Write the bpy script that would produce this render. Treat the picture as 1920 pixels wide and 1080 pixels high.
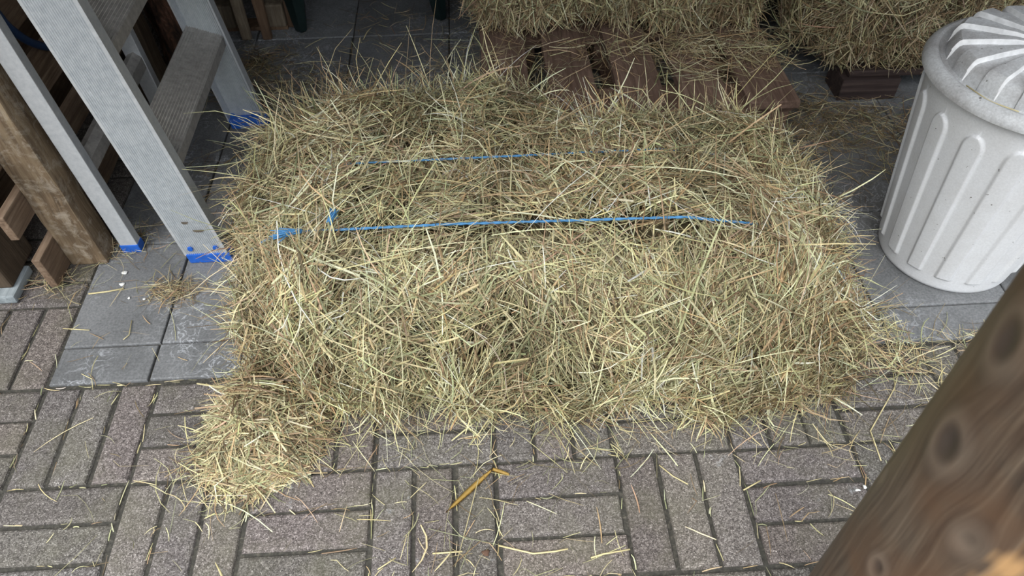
import bpy, bmesh, math, random
import numpy as np
from mathutils import Vector, Matrix

for o in list(bpy.data.objects):
    bpy.data.objects.remove(o)
SC = bpy.context.scene
COL = SC.collection
PI = math.pi
rng = np.random.default_rng(7)
random.seed(5)

# ------------------------------------------------------------------ camera
CAM = np.array([0.633061, -0.690390, 1.207035])
PITCH, YAW, ROLL, FPX = 0.829026, 0.0547195, -0.0078977, 1440.0
cp, sp = math.cos(PITCH), math.sin(PITCH)
fw = Vector((math.sin(YAW) * cp, math.cos(YAW) * cp, -sp))
r0 = Vector((math.cos(YAW), -math.sin(YAW), 0))
u0 = r0.cross(fw)
rt = r0 * math.cos(ROLL) + u0 * math.sin(ROLL)
up = -r0 * math.sin(ROLL) + u0 * math.cos(ROLL)
cd = bpy.data.cameras.new('camera')
cd.sensor_width = 36
cd.lens = FPX / 1920 * 36
cd.clip_start = 0.02
cd.clip_end = 100
cd.dof.use_dof = True
cd.dof.focus_distance = 1.40
cd.dof.aperture_fstop = 9.0
cam = bpy.data.objects.new('camera', cd)
COL.objects.link(cam)
m = Matrix((rt, up, -fw)).transposed().to_4x4()
m.translation = Vector(CAM)
cam.matrix_world = m
SC.camera = cam

# ------------------------------------------------------------------ sky, sun, exposure
SC.view_settings.view_transform = 'Standard'
SC.view_settings.look = 'None'
SC.view_settings.gamma = 1
SC.view_settings.use_curve_mapping = False
SC.view_settings.exposure = 0.15
SC.cycles.max_bounces = 6
SC.cycles.diffuse_bounces = 3

world = bpy.data.worlds.new('overcast_sky')
SC.world = world
world.use_nodes = True
nt = world.node_tree
nt.nodes.clear()
wo = nt.nodes.new('ShaderNodeOutputWorld')
bg = nt.nodes.new('ShaderNodeBackground')
tc = nt.nodes.new('ShaderNodeTexCoord')
sx = nt.nodes.new('ShaderNodeSeparateXYZ')
rmp = nt.nodes.new('ShaderNodeValToRGB')
nt.links.new(tc.outputs['Generated'], sx.inputs[0])
nt.links.new(sx.outputs['Z'], rmp.inputs[0])
nt.links.new(rmp.outputs[0], bg.inputs[0])
nt.links.new(bg.outputs[0], wo.inputs[0])
e = rmp.color_ramp.elements
e[0].position = 0.0
e[0].color = (0.10, 0.10, 0.09, 1)
e[1].position = 1.0
e[1].color = (0.96, 0.98, 1.0, 1)
for p_, c_ in ((0.30, (0.13, 0.13, 0.12, 1)), (0.46, (0.72, 0.78, 0.86, 1)), (0.7, (0.92, 0.96, 1.0, 1))):
    k = e.new(p_)
    k.color = c_
bg.inputs[1].default_value = 3.45

sd = bpy.data.lights.new('sun', 'SUN')
sd.energy = 3.0
sd.angle = math.radians(35)
sd.color = (1.0, 0.97, 0.92)
sun = bpy.data.objects.new('sun', sd)
COL.objects.link(sun)
sun.rotation_euler = Vector((0.34, 0.46, -0.82)).to_track_quat('-Z', 'Y').to_euler()

# ------------------------------------------------------------------ materials
def new_mat(name):
    mt = bpy.data.materials.new(name)
    mt.use_nodes = True
    n = mt.node_tree
    n.nodes.clear()
    out = n.nodes.new('ShaderNodeOutputMaterial')
    b = n.nodes.new('ShaderNodeBsdfPrincipled')
    n.links.new(b.outputs[0], out.inputs[0])
    return mt, n, b

def nd(n, t, **kw):
    x = n.nodes.new(t)
    for k, v in kw.items():
        if k in x.inputs.keys():
            x.inputs[k].default_value = v
        else:
            setattr(x, k, v)
    return x

def ramp(n, src, stops, interp='LINEAR'):
    r = n.nodes.new('ShaderNodeValToRGB')
    r.color_ramp.interpolation = interp
    el = r.color_ramp.elements
    el[0].position, el[0].color = stops[0][0], (*stops[0][1], 1)
    el[1].position, el[1].color = stops[-1][0], (*stops[-1][1], 1)
    for p, c in stops[1:-1]:
        q = el.new(p)
        q.color = (*c, 1)
    n.links.new(src, r.inputs[0])
    return r.outputs[0]

def mix(n, f, a, b, mode='MIX'):
    x = n.nodes.new('ShaderNodeMix')
    x.data_type = 'RGBA'
    x.blend_type = mode
    for i, v in ((0, f), (6, a), (7, b)):
        if isinstance(v, (int, float)):
            x.inputs[i].default_value = v
        elif isinstance(v, tuple):
            x.inputs[i].default_value = (*v, 1)
        else:
            n.links.new(v, x.inputs[i])
    return x.outputs[2]

def bump(n, b, h, s, d=0.002):
    x = n.nodes.new('ShaderNodeBump')
    x.inputs['Strength'].default_value = s
    x.inputs['Distance'].default_value = d
    n.links.new(h, x.inputs['Height'])
    n.links.new(x.outputs[0], b.inputs['Normal'])

def coords(n, scale=(1, 1, 1), rot=(0, 0, 0)):
    t = n.nodes.new('ShaderNodeTexCoord')
    mp = n.nodes.new('ShaderNodeMapping')
    mp.inputs['Scale'].default_value = scale
    mp.inputs['Rotation'].default_value = rot
    n.links.new(t.outputs['Object'], mp.inputs[0])
    return mp.outputs[0]

def noise(n, vec, scale, detail=4, rough=0.55, dist=0.0):
    x = nd(n, 'ShaderNodeTexNoise', Scale=scale, Detail=detail, Roughness=rough, Distortion=dist)
    n.links.new(vec, x.inputs['Vector'])
    return x.outputs[0]

def flat(name, c, rough=0.6, metal=0.0, spec=0.5):
    mt, n, b = new_mat(name)
    v = coords(n)
    f = noise(n, v, 60, 3)
    col = ramp(n, f, [(0.3, tuple(x * 0.82 for x in c)), (0.7, tuple(min(1, x * 1.12) for x in c))])
    n.links.new(col, b.inputs['Base Color'])
    b.inputs['Roughness'].default_value = rough
    b.inputs['Metallic'].default_value = metal
    b.inputs['Specular IOR Level'].default_value = spec
    return mt

def wood(name, c1, c2, c3, axis='Z', rough=0.75, fine=90, dirt=None, spec=0.3):
    """c1 dark grain, c2 body, c3 pale streaks; grain along axis"""
    mt, n, b = new_mat(name)
    s = {'X': (0.05, 1, 1), 'Y': (1, 0.05, 1), 'Z': (1, 1, 0.05)}[axis]
    v = coords(n, s)
    a = noise(n, v, fine, 5, 0.65, 0.8)
    col = ramp(n, a, [(0.28, c1), (0.5, c2), (0.74, c3)])
    v2 = coords(n)
    big = noise(n, v2, 9, 4, 0.6)
    col = mix(n, ramp(n, big, [(0.4, (0, 0, 0)), (0.65, (0.6, 0.6, 0.6))]), col, tuple(0.5 * (x + y) * 0.75 for x, y in zip(c1, c2)))
    if dirt:
        sp_ = noise(n, v2, 34, 7, 0.75, 0.6)
        col = mix(n, ramp(n, sp_, [(0.50, (0, 0, 0)), (0.66, (0.65, 0.65, 0.65))]), col, dirt)
    n.links.new(col, b.inputs['Base Color'])
    b.inputs['Roughness'].default_value = rough
    b.inputs['Specular IOR Level'].default_value = spec
    bump(n, b, a, 0.5, 0.003)
    return mt

M = {}
# straw and hay: each stalk's colour, bale depth shade included, is its attribute
def hay_mat(name):
    mt, n, b = new_mat(name)
    a = nd(n, 'ShaderNodeAttribute', attribute_name='stalk')
    v = coords(n)
    f = noise(n, v, 320, 2)
    c = mix(n, 1.0, a.outputs['Color'], ramp(n, f, [(0.3, (0.72, 0.70, 0.66)), (0.7, (1.0, 1.0, 1.0))]), 'MULTIPLY')
    n.links.new(c, b.inputs['Base Color'])
    b.inputs['Roughness'].default_value = 0.5
    b.inputs['Specular IOR Level'].default_value = 0.35
    return mt
M['hay'] = hay_mat('dry_hay')
M['hay_core'] = flat('shaded_packed_hay', (0.055, 0.045, 0.025), 0.95, spec=0.1)  # core coloured dark so gaps between stalks read as deep shade

def brick_mat():
    mt, n, b = new_mat('exposed_aggregate_paver')
    v = coords(n)
    at = nd(n, 'ShaderNodeAttribute', attribute_name='tint')
    vo = nd(n, 'ShaderNodeTexVoronoi', Scale=640.0)
    n.links.new(v, vo.inputs['Vector'])
    sep = nd(n, 'ShaderNodeSeparateColor')
    n.links.new(vo.outputs['Color'], sep.inputs[0])
    gr = ramp(n, sep.outputs[0], [(0.0, (0.050, 0.045, 0.042)), (0.35, (0.108, 0.098, 0.092)), (0.72, (0.168, 0.154, 0.145)), (0.93, (0.235, 0.22, 0.205)), (1.0, (0.38, 0.36, 0.34))])
    f = noise(n, v, 150, 3, 0.6)
    gr = mix(n, 0.75, gr, ramp(n, f, [(0.35, (0.55, 0.53, 0.52)), (0.65, (1.15, 1.15, 1.15))]), 'MULTIPLY')
    gr = mix(n, 1.0, gr, at.outputs['Color'], 'MULTIPLY')
    big = noise(n, v, 7, 4, 0.6)
    moss = ramp(n, big, [(0.46, (0, 0, 0)), (0.70, (0.45, 0.45, 0.45))])
    gr = mix(n, moss, gr, (0.115, 0.112, 0.070))
    wn = noise(n, v, 5.2, 5, 0.7, 1.2)
    wm = nd(n, 'ShaderNodeMath', operation='MULTIPLY')
    n.links.new(ramp(n, wn, [(0.66, (0, 0, 0)), (0.74, (1, 1, 1))]), wm.inputs[0])
    n.links.new(ramp(n, noise(n, v, 75, 3, 0.7), [(0.48, (0, 0, 0)), (0.58, (0.7, 0.7, 0.7))]), wm.inputs[1])
    gr = mix(n, wm.outputs[0], gr, (0.42, 0.44, 0.46))
    n.links.new(gr, b.inputs['Base Color'])
    b.inputs['Roughness'].default_value = 0.85
    b.inputs['Specular IOR Level'].default_value = 0.35
    h = nd(n, 'ShaderNodeMath', operation='ADD')
    n.links.new(sep.outputs[0], h.inputs[0])
    n.links.new(f, h.inputs[1])
    bump(n, b, h.outputs[0], 0.55, 0.0016)
    return mt
M['brick'] = brick_mat()

def slab_mat():
    mt, n, b = new_mat('grey_concrete_slab')
    v = coords(n)
    at = nd(n, 'ShaderNodeAttribute', attribute_name='tint')
    f = noise(n, v, 220, 3, 0.6)
    col = ramp(n, f, [(0.25, (0.112, 0.115, 0.119)), (0.5, (0.168, 0.172, 0.177)), (0.78, (0.235, 0.241, 0.245))])
    big = noise(n, v, 6, 4, 0.6)
    col = mix(n, 0.8, col, ramp(n, big, [(0.35, (0.62, 0.62, 0.62)), (0.65, (1.1, 1.1, 1.1))]), 'MULTIPLY')
    col = mix(n, 1.0, col, at.outputs['Color'], 'MULTIPLY')
    # lime bloom: thin winding rims
    w = noise(n, v, 24, 3, 0.6, 1.6)
    rim = ramp(n, w, [(0.47, (0, 0, 0)), (0.50, (1, 1, 1)), (0.53, (0, 0, 0))])
    msk = ramp(n, noise(n, v, 4.3, 2, 0.5), [(0.47, (0, 0, 0)), (0.58, (0.70, 0.70, 0.70))])
    mm = nd(n, 'ShaderNodeMath', operation='MULTIPLY')
    n.links.new(rim, mm.inputs[0])
    n.links.new(msk, mm.inputs[1])
    col = mix(n, mm.outputs[0], col, (0.48, 0.50, 0.53))
    n.links.new(col, b.inputs['Base Color'])
    b.inputs['Roughness'].default_value = 0.72
    bump(n, b, f, 0.35, 0.001)
    return mt
M['slab'] = slab_mat()

def soil_mat():
    mt, n, b = new_mat('joint_sand')
    v = coords(n)
    f = noise(n, v, 120, 5, 0.7)
    n.links.new(ramp(n, f, [(0.3, (0.026, 0.024, 0.021)), (0.55, (0.055, 0.052, 0.043)), (0.75, (0.14, 0.125, 0.10))]), b.inputs['Base Color'])
    b.inputs['Roughness'].default_value = 0.95
    bump(n, b, f, 0.8, 0.004)
    return mt
M['soil'] = soil_mat()

M['timber'] = wood('weathered_tan_timber', (0.06, 0.04, 0.024), (0.20, 0.14, 0.085), (0.36, 0.28, 0.18), 'Z', dirt=(0.40, 0.35, 0.28), fine=85)
M['timber_dark'] = wood('dark_timber', (0.045, 0.032, 0.022), (0.095, 0.068, 0.045), (0.17, 0.125, 0.085), 'Z')
M['slat'] = wood('brown_slat', (0.08, 0.052, 0.034), (0.20, 0.135, 0.09), (0.31, 0.235, 0.17), 'Y')
M['pallet'] = wood('red_brown_pallet_board', (0.070, 0.042, 0.030), (0.165, 0.105, 0.078), (0.25, 0.17, 0.13), 'Y', rough=0.7)
M['pallet_x'] = wood('red_brown_pallet_crossboard', (0.070, 0.042, 0.030), (0.17, 0.105, 0.075), (0.25, 0.165, 0.12), 'X', rough=0.7)
M['block'] = wood('dark_red_block', (0.022, 0.015, 0.014), (0.050, 0.033, 0.030), (0.085, 0.060, 0.052), 'X')
M['grey_board'] = wood('grey_brown_board', (0.085, 0.065, 0.045), (0.19, 0.15, 0.105), (0.29, 0.24, 0.18), 'Z')
M['brown_board'] = wood('brown_board', (0.07, 0.042, 0.026), (0.16, 0.10, 0.062), (0.25, 0.17, 0.11), 'Z')
M['grey_plank'] = wood('blue_grey_plank', (0.16, 0.18, 0.19), (0.30, 0.34, 0.36), (0.45, 0.50, 0.52), 'Y')
M['unseen_shed'] = wood('unseen_shed_boards', (0.05, 0.036, 0.026), (0.10, 0.072, 0.052), (0.15, 0.11, 0.08), 'X')

def bark_mat():
    mt, n, b = new_mat('flaky_red_bark')
    v = coords(n, (1, 1, 0.35))
    a = noise(n, v, 48, 6, 0.7, 0.6)
    n.links.new(ramp(n, a, [(0.33, (0.02, 0.014, 0.011)), (0.5, (0.085, 0.045, 0.03)), (0.62, (0.21, 0.10, 0.062)), (0.74, (0.33, 0.24, 0.19))]), b.inputs['Base Color'])
    b.inputs['Roughness'].default_value = 0.9
    bump(n, b, a, 1.0, 0.012)
    return mt
M['bark'] = bark_mat()

def alu_mat():
    mt, n, b = new_mat('dull_aluminium')
    v = coords(n)
    a = noise(n, v, 90, 4, 0.7)
    s = noise(n, v, 26, 5, 0.75, 0.5)
    c = ramp(n, a, [(0.3, (0.56, 0.59, 0.62)), (0.7, (0.72, 0.74, 0.76))])
    c = mix(n, ramp(n, s, [(0.62, (0, 0, 0)), (0.72, (0.5, 0.5, 0.5))]), c, (0.84, 0.85, 0.85))
    n.links.new(c, b.inputs['Base Color'])
    b.inputs['Metallic'].default_value = 0.5
    n.links.new(ramp(n, a, [(0.3, (0.38, 0.38, 0.38)), (0.7, (0.52, 0.52, 0.52))]), b.inputs['Roughness'])
    return mt
M['alu'] = alu_mat()

def tread_mat():
    mt, n, b = new_mat('dusty_aluminium_tread')
    v = coords(n)
    a = noise(n, v, 70, 5, 0.7)
    n.links.new(ramp(n, a, [(0.3, (0.32, 0.30, 0.28)), (0.7, (0.52, 0.50, 0.47))]), b.inputs['Base Color'])
    b.inputs['Metallic'].default_value = 0.45
    b.inputs['Roughness'].default_value = 0.6
    return mt
M['tread'] = tread_mat()
M['blue'] = flat('blue_plastic', (0.015, 0.11, 0.50), 0.45)
M['blue_hose'] = flat('dark_blue_hose', (0.014, 0.045, 0.13), 0.4)
M['twine'] = flat('blue_baler_twine', (0.07, 0.235, 0.46), 0.6)
M['wire'] = flat('thin_wire', (0.35, 0.32, 0.28), 0.5)
M['green_plastic'] = flat('dark_green_plastic', (0.008, 0.019, 0.018), 0.4)
M['mud'] = flat('dried_mud', (0.12, 0.10, 0.08), 0.9)
M['white'] = flat('white_bits', (0.72, 0.72, 0.70), 0.8)
M['leaf'] = flat('yellow_straw_leaf', (0.58, 0.39, 0.11), 0.5)
M['chip'] = flat('brown_bark_chip', (0.10, 0.055, 0.035), 0.9)

def bin_mat(name, c, dirt, amt):
    mt, n, b = new_mat(name)
    v = coords(n)
    big = noise(n, v, 14, 5, 0.65)
    col = mix(n, ramp(n, big, [(0.42, (0, 0, 0)), (0.75, (amt, amt, amt))]), c, dirt)
    sp_ = noise(n, v, 95, 2, 0.5)
    col = mix(n, ramp(n, sp_, [(0.735, (0, 0, 0)), (0.76, (0.85, 0.85, 0.85))]), col, (0.10, 0.085, 0.07))
    f = noise(n, v, 260, 3, 0.6)
    col = mix(n, amt, col, ramp(n, f, [(0.3, (0.75, 0.75, 0.75)), (0.7, (1.05, 1.05, 1.05))]), 'MULTIPLY')
    n.links.new(col, b.inputs['Base Color'])
    b.inputs['Roughness'].default_value = 0.5
    b.inputs['Specular IOR Level'].default_value = 0.4
    return mt
M['bin'] = bin_mat('off_white_plastic', (0.76, 0.77, 0.79), (0.62, 0.61, 0.60), 0.4)
M['lid'] = bin_mat('grimy_white_plastic', (0.62, 0.63, 0.64), (0.32, 0.30, 0.295), 0.9)

def post_mat():
    mt, n, b = new_mat('worn_brown_post')
    ga = nd(n, 'ShaderNodeAttribute', attribute_name='grain')
    ka = nd(n, 'ShaderNodeAttribute', attribute_name='knot')
    wa = nd(n, 'ShaderNodeAttribute', attribute_name='worn')
    a = noise(n, ga.outputs['Vector'], 1.0, 6, 0.62, 0.5)
    col = ramp(n, a, [(0.27, (0.034, 0.024, 0.017)), (0.42, (0.068, 0.048, 0.034)), (0.55, (0.105, 0.077, 0.054)), (0.74, (0.19, 0.145, 0.105))])
    v = coords(n)
    big = noise(n, v, 13, 3, 0.5)
    col = mix(n, ramp(n, big, [(0.38, (0, 0, 0)), (0.68, (0.65, 0.65, 0.65))]), col, (0.115, 0.058, 0.028))
    col = mix(n, ramp(n, ka.outputs['Fac'], [(0.0, (0, 0, 0)), (0.35, (0.25, 0.25, 0.25)), (0.6, (0.15, 0.15, 0.15)), (0.92, (0.75, 0.75, 0.75)), (1.0, (0.8, 0.8, 0.8))]), col, (0.045, 0.036, 0.032))
    col = mix(n, ramp(n, ka.outputs['Fac'], [(0.25, (0, 0, 0)), (0.62, (0.30, 0.30, 0.30)), (0.85, (0, 0, 0))]), col, (0.25, 0.20, 0.155))
    col = mix(n, wa.outputs['Fac'], col, (0.46, 0.27, 0.12))
    n.links.new(col, b.inputs['Base Color'])
    b.inputs['Roughness'].default_value = 0.42
    b.inputs['Specular IOR Level'].default_value = 0.4
    bump(n, b, a, 0.35, 0.002)
    return mt
M['post'] = post_mat()

# ------------------------------------------------------------------ object helpers
ROOT = {}
def tag(o, label=None, cat=None, group=None, kind=None):
    for k, v in (('label', label), ('category', cat), ('group', group), ('kind', kind)):
        if v:
            o[k] = v
    return o

def thing(name, loc, label, cat, group=None):
    o = bpy.data.objects.new(name, None)
    COL.objects.link(o)
    o.location = loc
    o.empty_display_size = 0.05
    ROOT[o.name] = Vector(loc)
    return tag(o, label, cat, group)

def root_of(parent):
    return ROOT.get(parent.name, Vector((0, 0, 0)))

def obj(name, bm, mat, parent=None, loc=None, smooth=False, sharp=None):
    """bm is in world coordinates; origin goes to loc (top-level) or the root's base (parts)"""
    org = root_of(parent) if parent else Vector(loc or (0, 0, 0))
    bmesh.ops.recalc_face_normals(bm, faces=bm.faces)
    for v in bm.verts:
        v.co -= org
    me = bpy.data.meshes.new(name)
    bm.to_mesh(me)
    bm.free()
    me.materials.append(mat)
    if smooth:
        for p in me.polygons:
            p.use_smooth = True
        if sharp:
            me.set_sharp_from_angle(angle=math.radians(sharp))
    o = bpy.data.objects.new(name, me)
    COL.objects.link(o)
    if parent:
        o.parent = parent
        ROOT[o.name] = org
    else:
        o.location = org
        ROOT[o.name] = org
    return o

def box(x0, x1, y0, y1, z0, z1, bev=0.004, lean=(0, 0), cuts=0, wob=0.0, bm=None, zref=0.0):
    b2 = bmesh.new()
    bmesh.ops.create_cube(b2, size=1)
    for v in b2.verts:
        v.co = Vector(((x0 + x1) / 2 + v.co.x * (x1 - x0), (y0 + y1) / 2 + v.co.y * (y1 - y0), (z0 + z1) / 2 + v.co.z * (z1 - z0)))
    if cuts:
        L = max(((x1 - x0), 0), ((y1 - y0), 1), ((z1 - z0), 2))[1]
        ed = [e for e in b2.edges if abs((e.verts[0].co - e.verts[1].co)[L]) > 1e-5]
        bmesh.ops.subdivide_edges(b2, edges=ed, cuts=cuts, use_grid_fill=True)
        sd_ = random.random() * 50
        for v in b2.verts:
            t = v.co[L]
            for q in range(3):
                if q != L:
                    v.co[q] += wob * (math.sin(t * 23 + sd_ + q * 2) + 0.6 * math.sin(t * 51 + sd_ * 2 + q))
    if bev:
        sharp = [e for e in b2.edges if len(e.link_faces) == 2 and e.calc_face_angle(0) > 0.6]
        bmesh.ops.bevel(b2, geom=sharp, offset=bev, segments=2, profile=0.6, affect='EDGES')
    for v in b2.verts:
        v.co.x += lean[0] * (v.co.z - zref)
        v.co.y += lean[1] * (v.co.z - zref)
    if bm is None:
        return b2
    tmp = bpy.data.meshes.new('tmp')
    b2.to_mesh(tmp)
    b2.free()
    bm.from_mesh(tmp)
    bpy.data.meshes.remove(tmp)
    return bm

def tube(pts, r, seg=8, bm=None, taper=None, closed_ends=True):
    bm = bm or bmesh.new()
    P = [Vector(p) for p in pts]
    rings = []
    nrm = None
    for i, p in enumerate(P):
        t = (P[min(i + 1, len(P) - 1)] - P[max(i - 1, 0)]).normalized()
        if nrm is None:
            nrm = t.orthogonal().normalized()
        nrm = (nrm - t * nrm.dot(t)).normalized()
        bn = t.cross(nrm)
        rr = r * (taper(i / (len(P) - 1)) if taper else 1)
        rings.append([bm.verts.new(p + (nrm * math.cos(a) + bn * math.sin(a)) * rr) for a in [2 * PI * k / seg for k in range(seg)]])
    for a, b in zip(rings, rings[1:]):
        for k in range(seg):
            bm.faces.new((a[k], a[(k + 1) % seg], b[(k + 1) % seg], b[k]))
    if closed_ends:
        bm.faces.new(rings[0][::-1])
        bm.faces.new(rings[-1])
    return bm

def extrude_profile(prof, path, close=True, caps=True):
    """prof: list of (x,y) closed outline; path: list of 3-D functions mapping (x,y)->Vector"""
    bm = bmesh.new()
    rows = [[bm.verts.new(f(x, y)) for x, y in prof] for f in path]
    n = len(prof)
    for a, b in zip(rows, rows[1:]):
        for k in range(n):
            bm.faces.new((a[k], a[(k + 1) % n], b[(k + 1) % n], b[k]))
    if caps:
        bm.faces.new(rows[0][::-1])
        bm.faces.new(rows[-1])
    return bm

def np_mesh(name, V, F4, mat, cols=None, attr='stalk', smooth=True):
    me = bpy.data.meshes.new(name)
    me.vertices.add(len(V))
    me.vertices.foreach_set('co', np.ascontiguousarray(V, dtype=np.float32).ravel())
    F4 = np.ascontiguousarray(F4, dtype=np.int32)
    me.loops.add(F4.size)
    me.loops.foreach_set('vertex_index', F4.ravel())
    me.polygons.add(len(F4))
    me.polygons.foreach_set('loop_start', np.arange(0, F4.size, 4, dtype=np.int32))
    try:
        me.polygons.foreach_set('loop_total', np.full(len(F4), 4, dtype=np.int32))
    except Exception:
        pass
    if smooth:
        me.polygons.foreach_set('use_smooth', np.ones(len(F4), dtype=bool))
    me.update(calc_edges=True)
    me.materials.append(mat)
    if cols is not None:
        at = me.attributes.new(attr, 'FLOAT_COLOR', 'POINT')
        at.data.foreach_set('color', np.c_[cols, np.ones(len(cols))].astype(np.float32).ravel())
    return me

# ------------------------------------------------------------------ ground: pavers and slabs (structure)
MOD = 0.213
bm = bmesh.new()
tint = bm.verts.layers.float_color.new('tint')
def paver(x0, x1, y0, y1, bm, lay, base, gap=0.0038, bev=0.0055, tilt=0.012):
    n0 = len(bm.verts)
    j = lambda a: random.uniform(-a, a)
    x0 += gap + j(.0012); x1 -= gap + j(.0012); y0 += gap + j(.0012); y1 -= gap + j(.0012)
    z = j(.0012)
    tx, ty, rz = j(tilt), j(tilt), j(0.008)
    cx, cy = (x0 + x1) / 2, (y0 + y1) / 2
    inner = [(x0 + bev, y0 + bev), (x1 - bev, y0 + bev), (x1 - bev, y1 - bev), (x0 + bev, y1 - bev)]
    mid = [(x0 + bev * .3, y0 + bev * .3), (x1 - bev * .3, y0 + bev * .3), (x1 - bev * .3, y1 - bev * .3), (x0 + bev * .3, y1 - bev * .3)]
    outer = [(x0, y0), (x1, y0), (x1, y1), (x0, y1)]
    rows = []
    for pts, dz in ((inner, 0), (mid, -bev * .3), (outer, -bev), (outer, -0.04)):
        row = []
        for x, y in pts:
            dx, dy = x - cx, y - cy
            X, Y = cx + dx - rz * dy, cy + dy + rz * dx
            v = bm.verts.new((X, Y, z + dz + tx * dx + ty * dy - 0.001))
            v[lay] = (*base, 1)
            row.append(v)
        rows.append(row)
    bm.faces.new(rows[0])
    for a, b in zip(rows, rows[1:]):
        for k in range(4):
            bm.faces.new((a[k], b[k], b[(k + 1) % 4], a[(k + 1) % 4]))

for i in range(-9, 16):
    for jn in range(-8, 9):
        if jn >= 1 and i >= -1:
            continue
        X0, Y0 = i * MOD, jn * MOD
        for k in range(3):
            g = random.uniform(0.84, 1.14)
            c = (g * random.uniform(0.99, 1.07), g, g * random.uniform(0.95, 1.03))
            a, b_ = k * MOD / 3, (k + 1) * MOD / 3
            if (i + jn) % 2:
                paver(X0 + a, X0 + b_, Y0, Y0 + MOD, bm, tint, c)
            else:
                paver(X0, X0 + MOD, Y0 + a, Y0 + b_, bm, tint, c)
o = obj('floor_bricks', bm, M['brick'])
tag(o, 'grey brown paving bricks laid in basket weave', 'paving', kind='structure')

bm = bmesh.new()
tint = bm.verts.layers.float_color.new('tint')
xs = [-0.212] + [-0.02 + 0.2925 * k for k in range(0, 12)]
ys = [0.219, 0.310, 0.604, 0.899, 1.193, 1.487, 1.78, 2.08, 2.38]
for a in range(len(xs) - 1):
    for b_ in range(len(ys) - 1):
        g = random.uniform(0.85, 1.1)
        paver(xs[a], xs[a + 1], ys[b_], ys[b_ + 1], bm, tint, (g, g, g), gap=0.0021, bev=0.0026, tilt=0.003)
o = obj('floor_slabs', bm, M['slab'])
tag(o, 'smooth grey concrete slabs under the shelter', 'paving', kind='structure')
bm = bmesh.new()
for a, b_ in ((-6, -7), (8, -7), (8, 4), (-6, 4)):
    bm.verts.new((a, b_, -0.0075))
bm.faces.new(bm.verts)
o = obj('floor_sand', bm, M['soil'])
tag(o, 'dark sand and moss showing in the paving joints', 'ground', kind='structure')

# shelter (out of frame, shades the back)
def struct(name, bm, mat):
    return tag(obj(name, bm, mat), kind='structure')
struct('unseen_ceiling', box(-1.0, 3.2, -0.55, 2.6, 1.93, 1.99, 0), M['unseen_shed'])
struct('unseen_wall_back', box(-1.0, 3.2, 2.50, 2.58, -0.03, 1.93, 0), M['unseen_shed'])
struct('unseen_wall_left', box(-1.0, -0.92, 0.15, 2.50, -0.03, 1.93, 0), M['unseen_shed'])
struct('unseen_wall_right', box(3.1, 3.2, 0.30, 2.50, -0.03, 1.93, 0), M['unseen_shed'])

# ------------------------------------------------------------------ hay generator
PAL = np.array([[0.72, 0.63, 0.38], [0.60, 0.52, 0.29], [0.45, 0.43, 0.24], [0.33, 0.335, 0.195], [0.43, 0.31, 0.17],
                [0.25, 0.175, 0.10], [0.76, 0.69, 0.46], [0.46, 0.33, 0.22], [0.13, 0.10, 0.058]])
W_FRESH = np.array([.20, .15, .16, .14, .08, .08, .08, .03, .08])
W_OLD = np.array([.17, .11, .06, .05, .22, .18, .10, .05, .06])
W_DUST = np.array([.12, .06, .05, .04, .22, .24, .06, .10, .11])

def rnd_cols(n, w, gain=1.0):
    w = w / w.sum()
    c = PAL[rng.choice(len(PAL), n, p=w)]
    return np.clip(c * rng.normal(1, .14, (n, 1)) * gain, 0.02, 0.8) * rng.normal(1, .04, (n, 3))

def unit(v):
    return v / np.maximum(np.linalg.norm(v, axis=-1, keepdims=True), 1e-9)

def strands(P, D, N, L, W, C, nseg=4, bend=.3, kink=.16, fold=.35, droop=None, zmin=None):
    n = len(P)
    D = unit(D)
    Bv = rng.normal(0, 1, (n, 3))
    Bv -= (Bv * D).sum(1, keepdims=True) * D
    Bv = unit(Bv) * np.abs(rng.normal(0, bend, (n, 1)))
    kk = rng.integers(1, nseg, n)
    km = rng.random(n) < kink
    Kv = unit(rng.normal(0, 1, (n, 3))) * rng.uniform(.5, 1.3, (n, 1)) * km[:, None]
    pts = np.zeros((n, nseg + 1, 3))
    dirs = np.zeros((n, nseg, 3))
    for k in range(nseg):
        d = D + Bv * ((k - (nseg - 1) / 2) * 2 / nseg)
        d = d + Kv * (k >= kk)[:, None]
        if droop is not None:
            d = d.copy()
            d[:, 2] -= droop * (k / nseg) ** 1.5
        dirs[:, k] = unit(d)
        pts[:, k + 1] = pts[:, k] + dirs[:, k] * (L / nseg)[:, None]
    pts -= pts.mean(1, keepdims=True)
    pts += P[:, None, :]
    if zmin is not None:
        pts[..., 2] = np.maximum(pts[..., 2], zmin)
    side = unit(np.cross(D, N + rng.normal(0, .55, (n, 3))))
    upv = unit(np.cross(side, D))
    prof = np.interp(np.linspace(0, 1, nseg + 1), [0, .15, .7, 1], [.75, 1, .95, .35])
    V = np.zeros((n, nseg + 1, 3, 3))
    hw = (W[:, None] * prof[None, :] / 2)[..., None]
    V[:, :, 0] = pts - side[:, None, :] * hw
    V[:, :, 1] = pts + upv[:, None, :] * hw * fold * 2
    V[:, :, 2] = pts + side[:, None, :] * hw
    if zmin is not None:
        V[..., 2] = np.maximum(V[..., 2], zmin - 0.0005)
    base = (np.arange(n) * (nseg + 1) * 3)[:, None, None]
    kq = np.arange(nseg)[None, :, None] * 3
    sq = np.arange(2)[None, None, :]
    i0 = base + kq + sq
    F = np.stack([i0, i0 + 1, i0 + 4, i0 + 3], -1).reshape(-1, 4)
    g = np.linspace(.92, 1.06, nseg + 1)[None, :, None, None]
    CC = np.broadcast_to(C[:, None, None, :] * g, V.shape).reshape(-1, 3)
    return V.reshape(-1, 3), F, CC

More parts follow.
